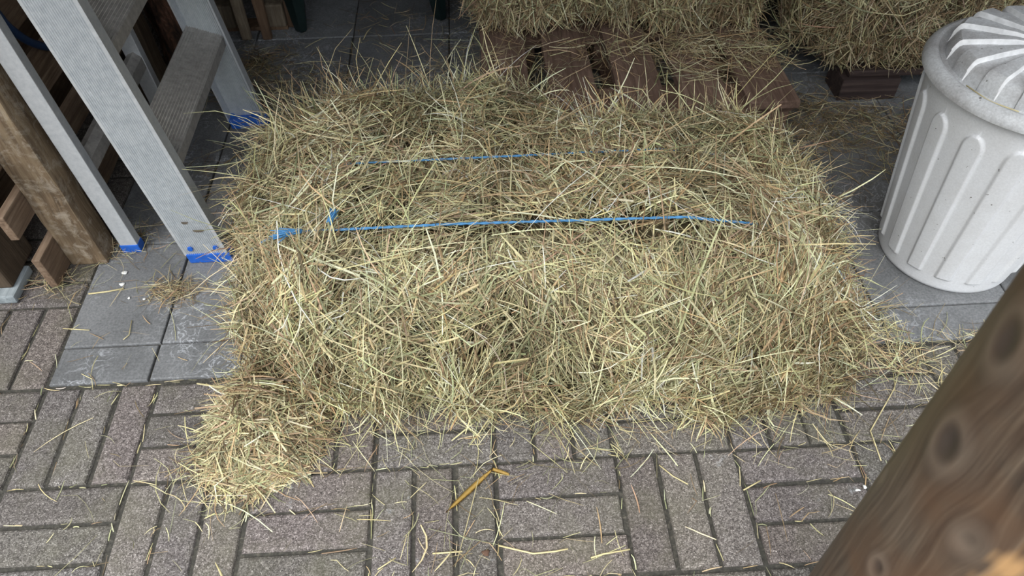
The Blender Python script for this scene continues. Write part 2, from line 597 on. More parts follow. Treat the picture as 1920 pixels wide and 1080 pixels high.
def join(parts):
    Vs, Fs, Cs, off = [], [], [], 0
    for V, F, C in parts:
        Vs.append(V)
        Fs.append(F + off)
        Cs.append(C)
        off += len(V)
    return np.concatenate(Vs), np.concatenate(Fs), np.concatenate(Cs)

class Noise3:
    def __init__(s, scale, k=10):
        s.k = rng.normal(0, 1, (k, 3)) * scale
        s.p = rng.uniform(0, 2 * PI, k)
    def __call__(s, X):
        return np.sin(X @ s.k.T + s.p).sum(1) / math.sqrt(len(s.p) / 2)

class Bale:
    skew = 0.0
    def __init__(s, xl, xr, yf, yr, h, rot, pow_=6, amp=.012, twines=(), flakes=.11, z0=0.0):
        s.xl, s.xr, s.yf, s.yr, s.h, s.rot, s.p, s.amp, s.tw, s.fl, s.z0 = xl, xr, yf, yr, h, rot, pow_, amp, twines, flakes, z0
        s.n1, s.n2, s.n3, s.n4 = Noise3(9), Noise3(26), Noise3(4), Noise3(42, 16)
        s.c = np.array([(xl[0] + xr[0]) / 2, (yf[0] + yr[0]) / 2])
    def __call__(s, q):
        r = (np.abs(q) ** s.p).sum(1, keepdims=True) ** (1 / s.p)
        e_ = q / r
        h = (e_[:, 2] + 1) / 2
        L = lambda ab: ab[0] + (ab[1] - ab[0]) * h
        x = L(s.xl) + (L(s.xr) - L(s.xl)) * (e_[:, 0] + 1) / 2
        y = L(s.yf) + (L(s.yr) + s.skew * np.clip((.80 - x) / .13, 0, 1) - L(s.yf)) * (e_[:, 1] + 1) / 2
        X = np.stack([x, y, h * s.h], 1)
        o_ = np.sign(e_) * np.abs(e_) ** (s.p - 1) / np.array([1, .5, .35])
        o_ = unit(o_)
        d = s.amp * s.n1(X) * .7 + s.amp * .55 * s.n2(X) + s.amp * .5 * s.n3(X)
        ph = (X[:, 0] + .010 * s.n3(X)) / s.fl
        d -= s.amp * 1.1 * np.exp(-((ph - np.round(ph)) * 7) ** 2)
        d -= s.amp * 1.7 * np.clip(s.n4(X) - .35, 0, 1.5)
        for ty in s.tw:
            d -= .018 * np.exp(-((X[:, 1] - ty + .008) / .030) ** 2) * (e_[:, 2] > -.9)
        X = X + o_ * d[:, None]
        c, sn = math.cos(s.rot), math.sin(s.rot)
        R = np.array([[c, -sn, 0], [sn, c, 0], [0, 0, 1]])
        X[:, :2] -= s.c
        X = X @ R.T
        X[:, :2] += s.c
        X[:, 2] += s.z0
        return X, o_ @ R.T
    def sample(s, n, wt):
        """wt: weights for faces -x +x -y +y -z +z"""
        f = rng.choice(6, n, p=np.array(wt) / sum(wt))
        q = rng.uniform(-1, 1, (n, 3))
        ax, sg = f // 2, (f % 2) * 2 - 1
        q[np.arange(n), ax] = sg
        X, N_ = s(q)
        return X, N_, q, f
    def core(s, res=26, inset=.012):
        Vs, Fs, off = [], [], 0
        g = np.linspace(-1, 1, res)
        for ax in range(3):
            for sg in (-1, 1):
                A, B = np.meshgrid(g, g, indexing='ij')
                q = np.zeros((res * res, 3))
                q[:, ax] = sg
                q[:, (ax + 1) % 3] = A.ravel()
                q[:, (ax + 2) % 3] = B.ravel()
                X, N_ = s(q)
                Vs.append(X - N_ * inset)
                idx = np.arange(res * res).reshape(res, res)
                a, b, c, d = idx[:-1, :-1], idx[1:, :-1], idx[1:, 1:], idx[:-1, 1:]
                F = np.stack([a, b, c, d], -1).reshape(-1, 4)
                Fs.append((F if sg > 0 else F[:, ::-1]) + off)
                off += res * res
        return np.concatenate(Vs), np.concatenate(Fs)

def tangent_dirs(N_, bias=None, bw=0.0):
    n = len(N_)
    R = rng.normal(0, 1, (n, 3))
    if bias is not None:
        R += np.asarray(bias) * bw * rng.choice([-1, 1], (n, 1))
    R -= (R * N_).sum(1, keepdims=True) * N_
    return unit(R)

def hay_object(name, parts, core, loc):
    V, F, C = join(parts)
    nst = len(F)
    if core is not None:
        cv, cf = core
        F = np.concatenate([F, cf + len(V)])
        V = np.concatenate([V, cv])
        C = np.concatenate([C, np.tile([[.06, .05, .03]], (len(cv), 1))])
    V = V - np.array(loc)
    me = np_mesh(name, V, F, M['hay'], C)
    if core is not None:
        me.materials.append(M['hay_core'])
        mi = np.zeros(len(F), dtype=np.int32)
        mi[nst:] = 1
        me.polygons.foreach_set('material_index', mi)
    o = bpy.data.objects.new(name, me)
    COL.objects.link(o)
    o.location = loc
    ROOT[o.name] = Vector(loc)
    return o

# ------------------------------------------------------------------ the main hay bale
TW = (0.262, 0.480)
main = Bale((.195, .185), (1.352, 1.228), (.040, .122), (.672, .640), .325, math.radians(-1.6), pow_=5.2, amp=.016, twines=TW, flakes=.135)
main.skew = .13
green, patch = Noise3(7), Noise3(30)
def main_cols(X, n, gain=1.0):
    c = rnd_cols(n, W_FRESH, gain)
    o_ = rnd_cols(n, W_OLD, gain)
    g = 1 / (1 + np.exp(-2.2 * (green(X) - .55 + 1.6 * (X[:, 2] > .30))))
    pick = rng.random(n) < g * .75
    c[pick] = o_[pick]
    return np.clip(c * (1 + .20 * np.clip(patch(X), -1.4, 1.4))[:, None], .02, .78)

parts = []
wt = [.34 * .55, .34 * .55, 1.15 * .42, 1.1 * .12, 0, 1.08 * .60]
# flow field so neighbouring stalks lie roughly alike, in tufts
fa, fb, fc = Noise3(10), Noise3(24), Noise3(60)
def flow(X, N_):
    th = .62 * fa(X) + .42 * fb(X) + .30 * fc(X)
    ref = np.array([0.08, .72, .69])
    t1 = unit(ref - (N_ @ ref)[:, None] * N_ + 1e-6)
    t2 = np.cross(N_, t1)
    return np.cos(th)[:, None] * t1 + np.sin(th)[:, None] * t2

def add_layer(n, depth, tilt, lmu, lsd, wmu, cgain, flowmix, wts=wt, clear=True):
    X, N_, q, f = main.sample(n, wts)
    D = flow(X, N_) * flowmix * rng.choice([-1, 1], (n, 1)) + tangent_dirs(N_) * 1.0
    # cut ends poke out of both ends of the bale
    D[f == 0] += np.array([-1.0, 0, -.2]) * .45
    D[f == 1] += np.array([1.0, 0, -.25]) * .5
    D[f == 2] *= np.array([.8, 1, 1])
    D[f == 2, 2] += .35 * np.sign(D[f == 2, 2])
    D = unit(D) + N_ * rng.normal(tilt[0], tilt[1], (n, 1))
    L = np.clip(rng.lognormal(math.log(lmu), lsd, n), .015, .24)
    W = np.clip(rng.lognormal(math.log(wmu), .38, n), .0006, .0045)
    P = X + N_ * rng.uniform(depth[0], depth[1], (n, 1))
    if clear:
        hit = np.zeros(n, dtype=bool)
        for t_ in np.linspace(-.5, .5, 9):
            Z = P + D * (L * t_)[:, None]
            yl = TW[0] - (Z[:, 0] - .78) * .028
            hit |= (np.abs(Z[:, 1] - yl) < .008) & (Z[:, 2] > .285) & (Z[:, 0] > .40) & (Z[:, 0] < 1.09)
        k = ~(hit & (rng.random(n) < .90))
        P, D, N_, L, W, X = P[k], D[k], N_[k], L[k], W[k], X[k]
    parts.append(strands(P, D, N_, L, W, main_cols(X, len(X), cgain), zmin=.003))

add_layer(15000, (-.034, -.014), (0, .22), .078, .45, .0021, .9, 1.9)  # layers coloured darker inward, lighter outward: depth shade put into the stalk colour
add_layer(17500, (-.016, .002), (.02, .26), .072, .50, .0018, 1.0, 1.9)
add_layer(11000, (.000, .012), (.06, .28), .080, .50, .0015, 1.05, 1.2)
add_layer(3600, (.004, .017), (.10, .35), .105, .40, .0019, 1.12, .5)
add_layer(700, (.004, .018), (.02, .2), .035, .3, .0042, 1.0, .4)
# wild stalks standing off the edges
def wild(n, qfun, bias, lmu, tilt):
    q = qfun(n)
    X, N_ = main(q)
    D = tangent_dirs(N_) + N_ * rng.normal(tilt, .35, (n, 1)) + np.array(bias)
    L = np.clip(rng.lognormal(math.log(lmu), .4, n), .03, .26)
    W = np.clip(rng.lognormal(math.log(.0017), .35, n), .0008, .0032)
    P = X + N_ * .012 + unit(D) * (L * .25)[:, None]
    parts.append(strands(P, D, N_, L, W, main_cols(X, n, 1.2), bend=.5, zmin=.003, droop=.35))
U = lambda n, a, b: rng.uniform(a, b, n)
wild(700, lambda n: np.stack([U(n, -1, 1), np.ones(n), U(n, .1, 1)], 1), (0, .6, .7), .10, .5)       # rear top edge
wild(110, lambda n: np.stack([-np.ones(n), U(n, -.9, .3), U(n, -.6, 1)], 1), (-.8, .1, .1), .09, .3)
wild(200, lambda n: np.stack([-np.ones(n), U(n, .4, 1), U(n, .2, 1)], 1), (-.8, .1, .15), .12, .4)  # left end
wild(330, lambda n: np.stack([np.ones(n), U(n, -1, 1), U(n, -.9, .8)], 1), (.9, 0, .05), .075, .4)    # right end
wild(520, lambda n: np.stack([U(n, -1, 1), -np.ones(n), U(n, -1, -.6)], 1), (0, -.4, -.1), .08, .3)  # foot of the front
wild(500, lambda n: np.stack([U(n, -1, 1), U(n, -1, 1), np.ones(n)], 1), (0, 0, .1), .13, .1)        # over the top

BL = (0.78, 0.37, 0.0)
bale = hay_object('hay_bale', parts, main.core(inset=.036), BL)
tag(bale, 'large loose yellow green hay bale with blue twine lying on the paving in front', 'hay bale')

def twine_pts(ty, s0, s1, lift, n=140, ends=True):
    a = np.linspace(s0, s1, n)
    ey = ((ty - .122) / (.640 + main.skew * np.clip((.80 - (.72 + a * .535)) / .13, 0, 1) - .122) * 2 - 1)
    X, N_ = main(np.stack([a, ey, np.ones(n)], 1))
    # keep it taut: running maximum smoothing of the lumps
    hull = []
    for i in range(n):
        while len(hull) >= 2:
            i0, i1 = hull[-2], hull[-1]
            if (X[i1, 0] - X[i0, 0]) * (X[i, 2] - X[i0, 2]) - (X[i1, 2] - X[i0, 2]) * (X[i, 0] - X[i0, 0]) >= 0:
                hull.pop()
            else:
                break
        hull.append(i)
    z = np.interp(X[:, 0], X[hull, 0], X[hull, 2])
    X[:, 2] = z + lift
    y = np.polyval(np.polyfit(X[:, 0], X[:, 1], 1), X[:, 0])
    X[:, 1] = y
    out = [tuple(p) for p in X]
    if ends:
        c = np.linspace(.85, -.95, 24)
        for sg, fn in ((-1, lambda l, r_: r_[::-1] + l), (1, lambda l, r_: l + r_)):
            Xe, Ne = main(np.stack([np.full(24, sg * 1.0), ey[:24], c], 1))
            Xe = Xe + Ne * .002
            Xe[:, 2] = np.maximum(Xe[:, 2], .004)
            out = fn(out, [tuple(p) for p in Xe])
    return out

def twine_mesh(pts, r=.0016):
    P = [Vector(p) for p in pts]
    bm = bmesh.new()
    acc = 0
    strands_ = [[], []]
    for i, p in enumerate(P):
        t = (P[min(i + 1, len(P) - 1)] - P[max(i - 1, 0)]).normalized()
        n1 = t.orthogonal().normalized()
        n2 = t.cross(n1)
        acc += 1.1
        for k in range(2):
            a = acc + k * PI
            strands_[k].append(p + (n1 * math.cos(a) + n2 * math.sin(a)) * r * .55)
    for s_ in strands_:
        tube(s_, r, 6, bm)
    return bm

for idx, (ty, lift) in enumerate(((TW[0], .004), (TW[1], -.0055))):
    pts = twine_pts(ty, -.97, .97, lift)
    t_ = obj('twine', twine_mesh(pts, .0018 if idx == 0 else .0016), M['twine'], bale, smooth=True)
    t_['label'] = ('front' if idx == 0 else 'rear half buried') + ' blue baler twine'
    if idx == 0:
        # frayed tails of the knot at the left end of the front twine
        for (px, py, d0, ln) in ((.335, .254, Vector((-.9, -.25, .02)), .045), (.383, .268, Vector((.25, .8, .35)), .026)):
            bm = bmesh.new()
            for k in range(34):
                d = (d0.normalized() + Vector([random.gauss(0, .16) for _ in range(3)])).normalized()
                st = Vector((px + random.gauss(0, .0015), py + random.gauss(0, .0015), .340 + random.gauss(0, .0015)))
                L_ = ln * random.uniform(.6, 1.1)
                bend_ = Vector([random.gauss(0, .25) for _ in range(3)])
                tube([st, st + d * L_ * .5, st + (d + bend_ * .4).normalized() * L_], .0014, 5, bm, taper=lambda t: 1 - .4 * t)
            k_ = obj('twine_tail', bm, M['twine'], t_, smooth=True)

# ------------------------------------------------------------------ rear bales
def rear_bale(name, b, n, label, wts, cutx, group=None, loc=(0, 0, 0), dim=1.0):
    ps = []
    for (cnt, dep, lmu, wmu, gain) in ((n, (-.014, 0), .080, .0023, .8), (n, (-.002, .014), .075, .0020, 1.0), (n // 5, (.004, .02), .10, .0021, 1.15)):  # inner stalks coloured darker and outer ones lighter, as depth shade
        X, N_, q, f = b.sample(cnt, wts)
        D = tangent_dirs(N_, (0, 0, 1), cutx) + N_ * rng.normal(.05, .22, (cnt, 1))
        L = np.clip(rng.lognormal(math.log(lmu), .45, cnt), .02, .2)
        W = np.clip(rng.lognormal(math.log(wmu), .35, cnt), .0007, .004)
        ps.append(strands(X + N_ * rng.uniform(*dep, (cnt, 1)), D, N_, L, W, rnd_cols(cnt, W_OLD, gain * dim), zmin=b.z0 + .002))
    # stalks hanging below the front edge
    k = n // 14
    q = np.stack([U(k, -1, 1), -np.ones(k), U(k, -.95, -.5)], 1)
    X, N_ = b(q)
    D = tangent_dirs(N_, (0, 0, 1), 1.2) + N_ * .5 + np.array([0, -.5, -.3])
    L = np.clip(rng.lognormal(math.log(.085), .35, k), .03, .18)
    ps.append(strands(X + N_ * .02, D, N_, L, np.full(k, .0021), rnd_cols(k, W_OLD, 1.1 * dim), zmin=b.z0 + .004))
    o = hay_object(name, ps, b.core(16, .02), loc)
    return tag(o, label, 'hay bale', group)

PZ = .144
b1 = Bale((.615, .60), (1.475, 1.465), (1.185, 1.16), (1.70, 1.69), .36, math.radians(-2), amp=.014, flakes=.12, z0=PZ + .002)
rear_bale('hay_bale', b1, 9000, 'brown straw bale resting on the wooden pallet behind', [.3, .25, 1.0, .1, 0, .35], 1.5, loc=(1.04, 1.43, PZ))
b2 = Bale((1.500, 1.495), (2.40, 2.40), (1.06, 1.03), (1.62, 1.60), .40, math.radians(-1), amp=.020, flakes=.14, z0=.088)
rear_bale('hay_bale', b2, 11000, 'dull brown straw bale right of the pallet beside the white bin', [.35, .1, 1.0, .1, 0, .35], .5, loc=(1.94, 1.32, .088), dim=.85)

# ------------------------------------------------------------------ loose hay (nobody could count it)
def loose(name, items, label, loc, zf=None):
    ps = []
    for (n, cx, cy, sx_, sy_, lmu, wmu, w, gain, zr) in items:
        P = np.stack([rng.normal(cx, sx_, n), rng.normal(cy, sy_, n), rng.uniform(zr[0], zr[1], n) ** 1.0], 1)
        P = P[(np.hypot(P[:, 0] - 1.655, P[:, 1] - .468) > .20) & (np.hypot(P[:, 0] + .16, P[:, 1] - 1.36) > .12)]
        n = len(P)
        a = rng.uniform(0, 2 * PI, n)
        D = np.stack([np.cos(a), np.sin(a), rng.normal(0, .12, n)], 1)
        N_ = np.tile([[0, 0, 1.0]], (n, 1))
        L = np.clip(rng.lognormal(math.log(lmu), .5, n), .008, .2)
        W = np.clip(rng.lognormal(math.log(wmu * 1.08), .35, n), .0006, .004)
        ps.append(strands(P, D, N_, L, W, rnd_cols(n, w, gain), bend=.35, kink=.25, zmin=zr[0]))
    o = hay_object(name, ps, None, loc)
    return tag(o, label, 'hay', kind='stuff')

G0 = (.0015, .006)
items = []
for k in range(9):                                      # fringe along the front of the bale
    items.append((22, .30 + k * .125, .055 - .004 * k, .07, .035, .050, .0010, W_FRESH, 1.1, (.0015, .012)))
items += [(70, .60, -.06, .14, .07, .045, .0010, W_FRESH, 1.0, G0), (26, .55, -.15, .10, .05, .05, .0011, W_FRESH, 1.0, G0),
          (60, 1.2, -.08, .20, .08, .04, .0011, W_FRESH, 1.1, G0), (40, .75, -.22, .22, .06, .05, .0012, W_FRESH, 1.1, G0),
          (60, .10, -.05, .15, .10, .035, .0010, W_FRESH, 1.1, G0), (40, -.10, .25, .14, .10, .04, .0011, W_OLD, 1.1, G0),
          (150, 1.44, .20, .035, .06, .06, .0012, W_FRESH, 1.1, (.002, .02)), (60, 1.5, .15, .06, .06, .06, .0012, W_FRESH, 1.05, G0),
          (45, 1.60, .22, .05, .012, .05, .0011, W_FRESH, 1.0, G0), (30, 1.44, .62, .03, .12, .05, .0010, W_OLD, .9, G0)]
loose('loose_hay', items, 'loose hay stalks scattered on the bricks round the front bale', (0.7, 0, 0))

# straw caught in the joints between the bricks
n = 1500
ix = rng.integers(-5, 9, n)
iy = rng.integers(-4, 2, n)
hor = rng.random(n) < .5
sub = rng.integers(0, 3, n) / 3
t = rng.uniform(0, 1, n)
px_ = np.where(hor, (ix + t) * MOD, ix * MOD)
py_ = np.where(hor, iy * MOD, (iy + t) * MOD)
inner = rng.random(n) < .6
vert = ((ix + iy) % 2 == 1)
px_ = np.where(inner & vert, (ix + sub) * MOD, px_)
py_ = np.where(inner & vert, (iy + t) * MOD, py_)
px_ = np.where(inner & ~vert, (ix + t) * MOD, px_)
py_ = np.where(inner & ~vert, (iy + sub) * MOD, py_)
along_x = np.where(inner, ~vert, hor)
ang = rng.normal(0, .22, n) + np.where(along_x, 0, PI / 2)
keep = ~((py_ > .215) & (px_ > -.215))
P = np.stack([px_ + rng.normal(0, .002, n), py_ + rng.normal(0, .002, n), rng.uniform(-.004, .001, n)], 1)[keep]
D = np.stack([np.cos(ang), np.sin(ang), rng.normal(0, .06, n)], 1)[keep]
n = len(P)
js = strands(P, D, np.tile([[0, 0, 1.]], (n, 1)), np.clip(rng.lognormal(math.log(.022), .5, n), .006, .09), rng.uniform(.0008, .0022, n), rnd_cols(n, W_FRESH, 1.1), bend=.2, kink=.1, zmin=-.006)
o = hay_object('joint_straw', [js], None, (0.6, -.1, 0))
tag(o, 'short straw bits caught in the brick joints', 'straw', kind='stuff')

items = [(420, .13, 1.18, .12, .07, .06, .0011, W_DUST, .8, (.001, .014)), (520, -.0, 1.32, .06, .06, .035, .0014, W_DUST, .6, (.001, .014)),
         (160, .42, 1.25, .16, .14, .07, .0012, W_OLD, .9, G0), (160, .40, 1.55, .16, .12, .05, .0011, W_DUST, .9, G0), (110, .62, 1.3, .07, .12, .07, .0012, W_OLD, 1.0, G0)]
loose('loose_straw', items, 'brown straw and dust on the dark slabs behind the bale', (0.3, 1.3, 0))
items = [(700, 1.62, .93, .12, .07, .065, .0012, W_DUST, .85, (.001, .016)), (240, 1.70, .80, .12, .10, .07, .0012, W_OLD, .8, G0), (220, 1.50, .98, .05, .08, .06, .0012, W_DUST, .7, (.001, .02))]
loose('loose_straw', items, 'dark straw litter between the pallet and the white bin', (1.62, .93, 0))
items = [(260, -.02, .45, .035, .02, .035, .0009, W_DUST, .9, (.001, .009)), (160, -.17, .60, .035, .03, .035, .0010, W_OLD, .9, (.001, .012)),
         (120, -.30, .50, .05, .03, .04, .0010, W_DUST, .8, (.001, .012)), (200, .0, .75, .10, .10, .05, .001, W_DUST, .7, G0)]
loose('loose_straw', items, 'small mat of brown straw around the ladder feet', (-.05, .5, 0))
items = []
for xx in (.72, .87, 1.05, 1.20, 1.37):
    items.append((45 if xx < 1.1 else 300, xx, 1.09, .05, .075, .07, .0012, W_OLD, 1.0, (PZ + .002, PZ + .010)))
items.append((110, 1.05, 1.12, .25, .03, .09, .0013, W_OLD, 1.05, (PZ + .002, PZ + .012)))
loose('loose_straw', items, 'thin straw strewn over the pallet boards', (1.05, 1.0, PZ))

# straw in the gaps between the pallet boards
items = [(160, xx, 1.02, .02, .08, .06, .0012, W_DUST, .8, (.02, .12)) for xx in (.80, .96, 1.125, 1.275)]
loose('loose_straw', items, 'straw fallen into the gaps between pallet boards', (1.05, 1.0, .02))

# tuft fallen from the left front corner
ps = []
n = 3900
a = rng.uniform(0, 2 * PI, n)
rr = np.sqrt(rng.uniform(0, 1, n))
ex, ey = .105 * rr * np.cos(a), .125 * rr * np.sin(a)
hz = np.clip(1 - rr ** 1.6, 0, 1) * (.07 + .13 * np.clip((ey + .09) / .18, 0, 1.1)) * np.sqrt(rng.uniform(.02, 1, n)) + .004
P = np.stack([.232 + ex + ey * .15, .090 + ey, hz], 1)
N_ = unit(np.stack([ex * 4, ey * 4, np.full(n, .6)], 1))
D = unit(tangent_dirs(N_) * .8 + flow(P, N_) * 1.1 + np.array([-.1, -.8, -.2]) * rng.uniform(0, .9, (n, 1))) + N_ * rng.normal(0, .2, (n, 1))
ps.append(strands(P, D, N_, np.clip(rng.lognormal(math.log(.058), .45, n), .015, .16), np.clip(rng.lognormal(math.log(.0020), .35, n), .0009, .004), main_cols(P, n, .88), zmin=.002))
n = 420
a = rng.uniform(0, 2 * PI, n)
P = np.stack([.185 + .05 * rng.normal(0, 1, n), .02 + .035 * rng.normal(0, 1, n), rng.uniform(.002, .02, n)], 1)
D = np.stack([np.cos(a), np.sin(a) - .4, rng.normal(0, .15, n)], 1)
ps.append(strands(P, D, np.tile([[0, 0, 1.]], (n, 1)), np.clip(rng.lognormal(math.log(.06), .4, n), .02, .15), rng.uniform(.0009, .002, n), rnd_cols(n, W_FRESH, 1.15), bend=.4, zmin=.002))
o = hay_object('hay_tuft', ps, None, (.23, .06, 0))
tag(o, 'ragged hay tuft spilling onto the bricks at the bale left front corner', 'hay', kind='stuff')

# ------------------------------------------------------------------ pallet under the rear bale
pal = thing('wooden_pallet', (1.04, 1.25, 0), 'red brown wooden pallet carrying the straw bale behind', 'pallet')
for x0, x1, yf in ((.655, .772, .868), (.818, .934, .866), (.985, 1.098, .862), (1.140, 1.252, .858), (1.292, 1.418, .848)):
    obj('top_board', box(x0, x1, yf, 1.66, .122, PZ, .003, cuts=10, wob=.0008), M['pallet'], pal)
for y0 in (.868, 1.21, 1.55):
    obj('cross_board', box(.66, 1.415, y0, y0 + .10, .100, .1215, .003, cuts=8, wob=.0006), M['pallet_x'], pal)
    for x0 in (.665, .97, 1.27):
        obj('block', box(x0, x0 + .14, y0 + .004, y0 + .094, .0225, .0998, .003), M['pallet_x'], pal)
for x0 in (.68, .99, 1.29):
    obj('bottom_board', box(x0, x0 + .10, .87, 1.65, .001, .0222, .003), M['pallet'], pal)

# second pallet, mostly hidden, under the right rear bale
pal2 = thing('wooden_pallet', (1.95, 1.3, 0), 'dark red pallet end peeking from under the right rear bale', 'pallet')
for x0 in (1.62, 2.15):
    for y0 in (1.047, 1.5):
        obj('block', box(x0, x0 + .16, y0, y0 + .10, .001, .0635, .004), M['block'], pal2)
obj('cross_board', box(1.636, 2.30, 1.058, 1.15, .064, .0855, .006), M['block'], pal2)
obj('cross_board', box(1.636, 2.30, 1.51, 1.60, .064, .0855, .006), M['block'], pal2)

# ------------------------------------------------------------------ upright pallets on the left
LN = (-.073, 0)
lp = thing('wooden_pallet', (-.24, .9, 0), 'upright slatted pallet with thick tan end post behind the ladder', 'pallet')
o = obj('end_post', box(-.268, -.190, .546, .612, .0, .80, .004, LN, 24, .0012), M['timber'], lp)
obj('middle_post', box(-.262, -.196, 1.17, 1.23, .0, .80, .004, LN, 12, .0012), M['timber_dark'], lp)
for k, (z0, z1, y0) in enumerate(((.006, .086, .474), (.152, .212, .466), (.268, .345, .470), (.405, .480, .474), (.545, .615, .47), (.68, .755, .47))):
    obj('slat', box(-.286, -.2685, y0, 1.33, z0, z1, .0025, LN, 10, .0008), M['slat'], lp)
lp2 = thing('wooden_pallet', (-.41, .9, 0), 'second upright pallet with dark brown post at far left', 'pallet')
obj('end_post', box(-.432, -.352, .463, .585, .022, .82, .006, LN, 12, .0012), M['timber_dark'], lp2)
obj('end_post', box(-.432, -.352, 1.25, 1.37, .022, .82, .006, LN, 12, .0012), M['timber_dark'], lp2)
for z0, z1 in ((.03, .13), (.185, .285), (.35, .45), (.51, .61), (.68, .78)):
    obj('slat', box(-.455, -.4335, .47, 1.36, z0, z1, .0025, LN, 8, .0008), M['slat'], lp2)
o = obj('plank', box(-.62, -.345, .437, .53, .0005, .021, .004, cuts=6, wob=.0006), M['grey_plank'], None, (-.46, .48, 0))
tag(o, 'pale blue grey plank flat under the dark post at left', 'plank')

# blue hose looped over the slats
hp = np.array([[.80, .66], [.775, .58], [.776, .52], [.781, .462], [.793, .426], [.825, .381], [.878, .338], [.935, .316], [1.0, .31], [1.05, .34], [1.065, .42], [1.06, .55]])
tt = np.linspace(0, len(hp) - 1, 60)
pts = []
for t in tt:
    i = int(min(t, len(hp) - 2)); f = t - i
    p0, p1, p2, p3 = hp[max(i - 1, 0)], hp[i], hp[i + 1], hp[min(i + 2, len(hp) - 1)]
    q = .5 * (2 * p1 + (p2 - p0) * f + (2 * p0 - 5 * p1 + 4 * p2 - p3) * f * f + (3 * p1 - p0 - 3 * p2 + p3) * f ** 3)
    pts.append((-.2575 - .073 * q[1], q[0], q[1]))
o = obj('hose', tube(pts, .0085, 12), M['blue_hose'], None, (-.285, .93, .31), smooth=True)
tag(o, 'dark blue hose loop hanging among the slats behind the ladder', 'hose')

# ------------------------------------------------------------------ ladder
lad = thing('step_ladder', (0.0, .80, 0), 'folded aluminium step ladder with blue feet leaning at left', 'ladder')
LEAN = -.139
def stile(xa, xb, y, s, z0, z1, mat, parent, name, thick=.0036, fl=.028, ribs=19):
    """C channel: ribbed web in plane y, flanges towards +s"""
    prof = []
    lip = .006
    n = ribs
    xs_ = np.linspace(xa + lip, xb - lip, n * 4 + 1)
    prof.append((xa, y))
    for k, x in enumerate(xs_):
        prof.append((float(x), y + s * (.0024 if k % 4 in (1, 2) else 0)))
    prof.append((xb, y))
    prof += [(xb, y + s * fl), (xb - thick, y + s * fl), (xb - thick, y + s * thick)]
    # inner face, ribbed as well
    for k, x in enumerate(xs_[::-1]):
        if xa + thick * 2 < x < xb - thick * 2:
            prof.append((float(x), y + s * (thick + .001 + (.0020 if k % 4 in (1, 2) else 0))))
    prof += [(xa + thick, y + s * thick), (xa + thick, y + s * fl), (xa, y + s * fl)]
    f = lambda z: (lambda x, yy: Vector((x + LEAN * (z - .03), yy, z)))
    bm = extrude_profile(prof, [f(z0), f((z0 + z1) / 2), f(z1)], caps=False)
    return obj(name, bm, mat, parent)
NY, FY = .535, 1.060
s1 = stile(-.015, .0785, NY, 1, .022, 1.42, M['alu'], lad, 'stile')
s2 = stile(-.015, .0785, FY, -1, .022, 1.42, M['alu'], lad, 'stile')
for y0, y1, cap_y in ((NY - .002, NY + .031, NY - .0022), (FY - .031, FY + .002, FY - .033)):
    ft = obj('foot', box(-.0125, .0825, y0, y1, .0, .026, .003, (LEAN, 0), zref=.03), M['blue'], lad)
    # round plugs above the foot
    for x in (.006, .060):
        bm = bmesh.new()
        mt_ = Matrix.Translation((x + LEAN * .012, cap_y, .044)) @ Matrix.Rotation(PI / 2, 4, 'X')
        bmesh.ops.create_cone(bm, cap_ends=True, segments=20, radius1=.0062, radius2=.0055, depth=.003, matrix=mt_)
        obj('plug', bm, M['blue'], ft, smooth=True, sharp=40)

def tread(zf, xf):
    ya, yb = NY + .0045, FY - .0045
    depth, rise = .080, .030
    n = 14
    prof = []
    for k in range(n * 2 + 1):
        t = k / (n * 2)
        prof.append((xf - depth + depth * t, zf + rise * (1 - t) + (.0022 if k % 2 else 0)))
    prof += [(xf + .001, zf - .024), (xf - .0015, zf - .026), (xf - .004, zf - .004), (xf - depth + .003, zf + rise - .004), (xf - depth + .001, zf + rise - .022), (xf - depth - .001, zf + rise - .022)]
    f = lambda y: (lambda x, z: Vector((x, y, z)))
    bm = extrude_profile(prof, [f(ya), f(yb)])
    return obj('tread', bm, M['tread'], lad)
for k in range(5):
    zf = .252 + .25 * k
    tread(zf, .060 + LEAN * (zf - .03) + .004)

LL = -.086
def leg_bm(x0, x1, y0, y1):
    bm = box(x0, x1, y0, y1, .018, 1.36, .002, (LL, 0))
    return bm
for y0 in (.578, .990):
    lg = obj('rear_leg', leg_bm(-.164, -.126, y0, y0 + .024), M['alu'], lad)
    obj('rear_foot', box(-.1655, -.1245, y0 - .0015, y0 + .0255, 0, .022, .002, (LL, 0)), M['blue'], lg)
for zz in (.235, .89, 1.2):
    xx = -.145 + LL * zz
    bm = extrude_profile([(xx - .016, zz - .004), (xx - .014, zz + .014), (xx + .002, zz + .020), (xx + .017, zz + .006), (xx + .019, zz - .022), (xx + .016, zz - .022), (xx + .014, zz + .003), (xx, zz + .016), (xx - .012, zz + .010), (xx - .013, zz - .004)],
                         [(lambda y: (lambda x, z: Vector((x, y, z))))(y) for y in (.602, .990)])
    obj('cross_bar', bm, M['tread'], lad)
obj('top_cap', box(-.29, -.105, NY - .01, FY + .01, 1.42, 1.455, .008), M['blue'], lad)
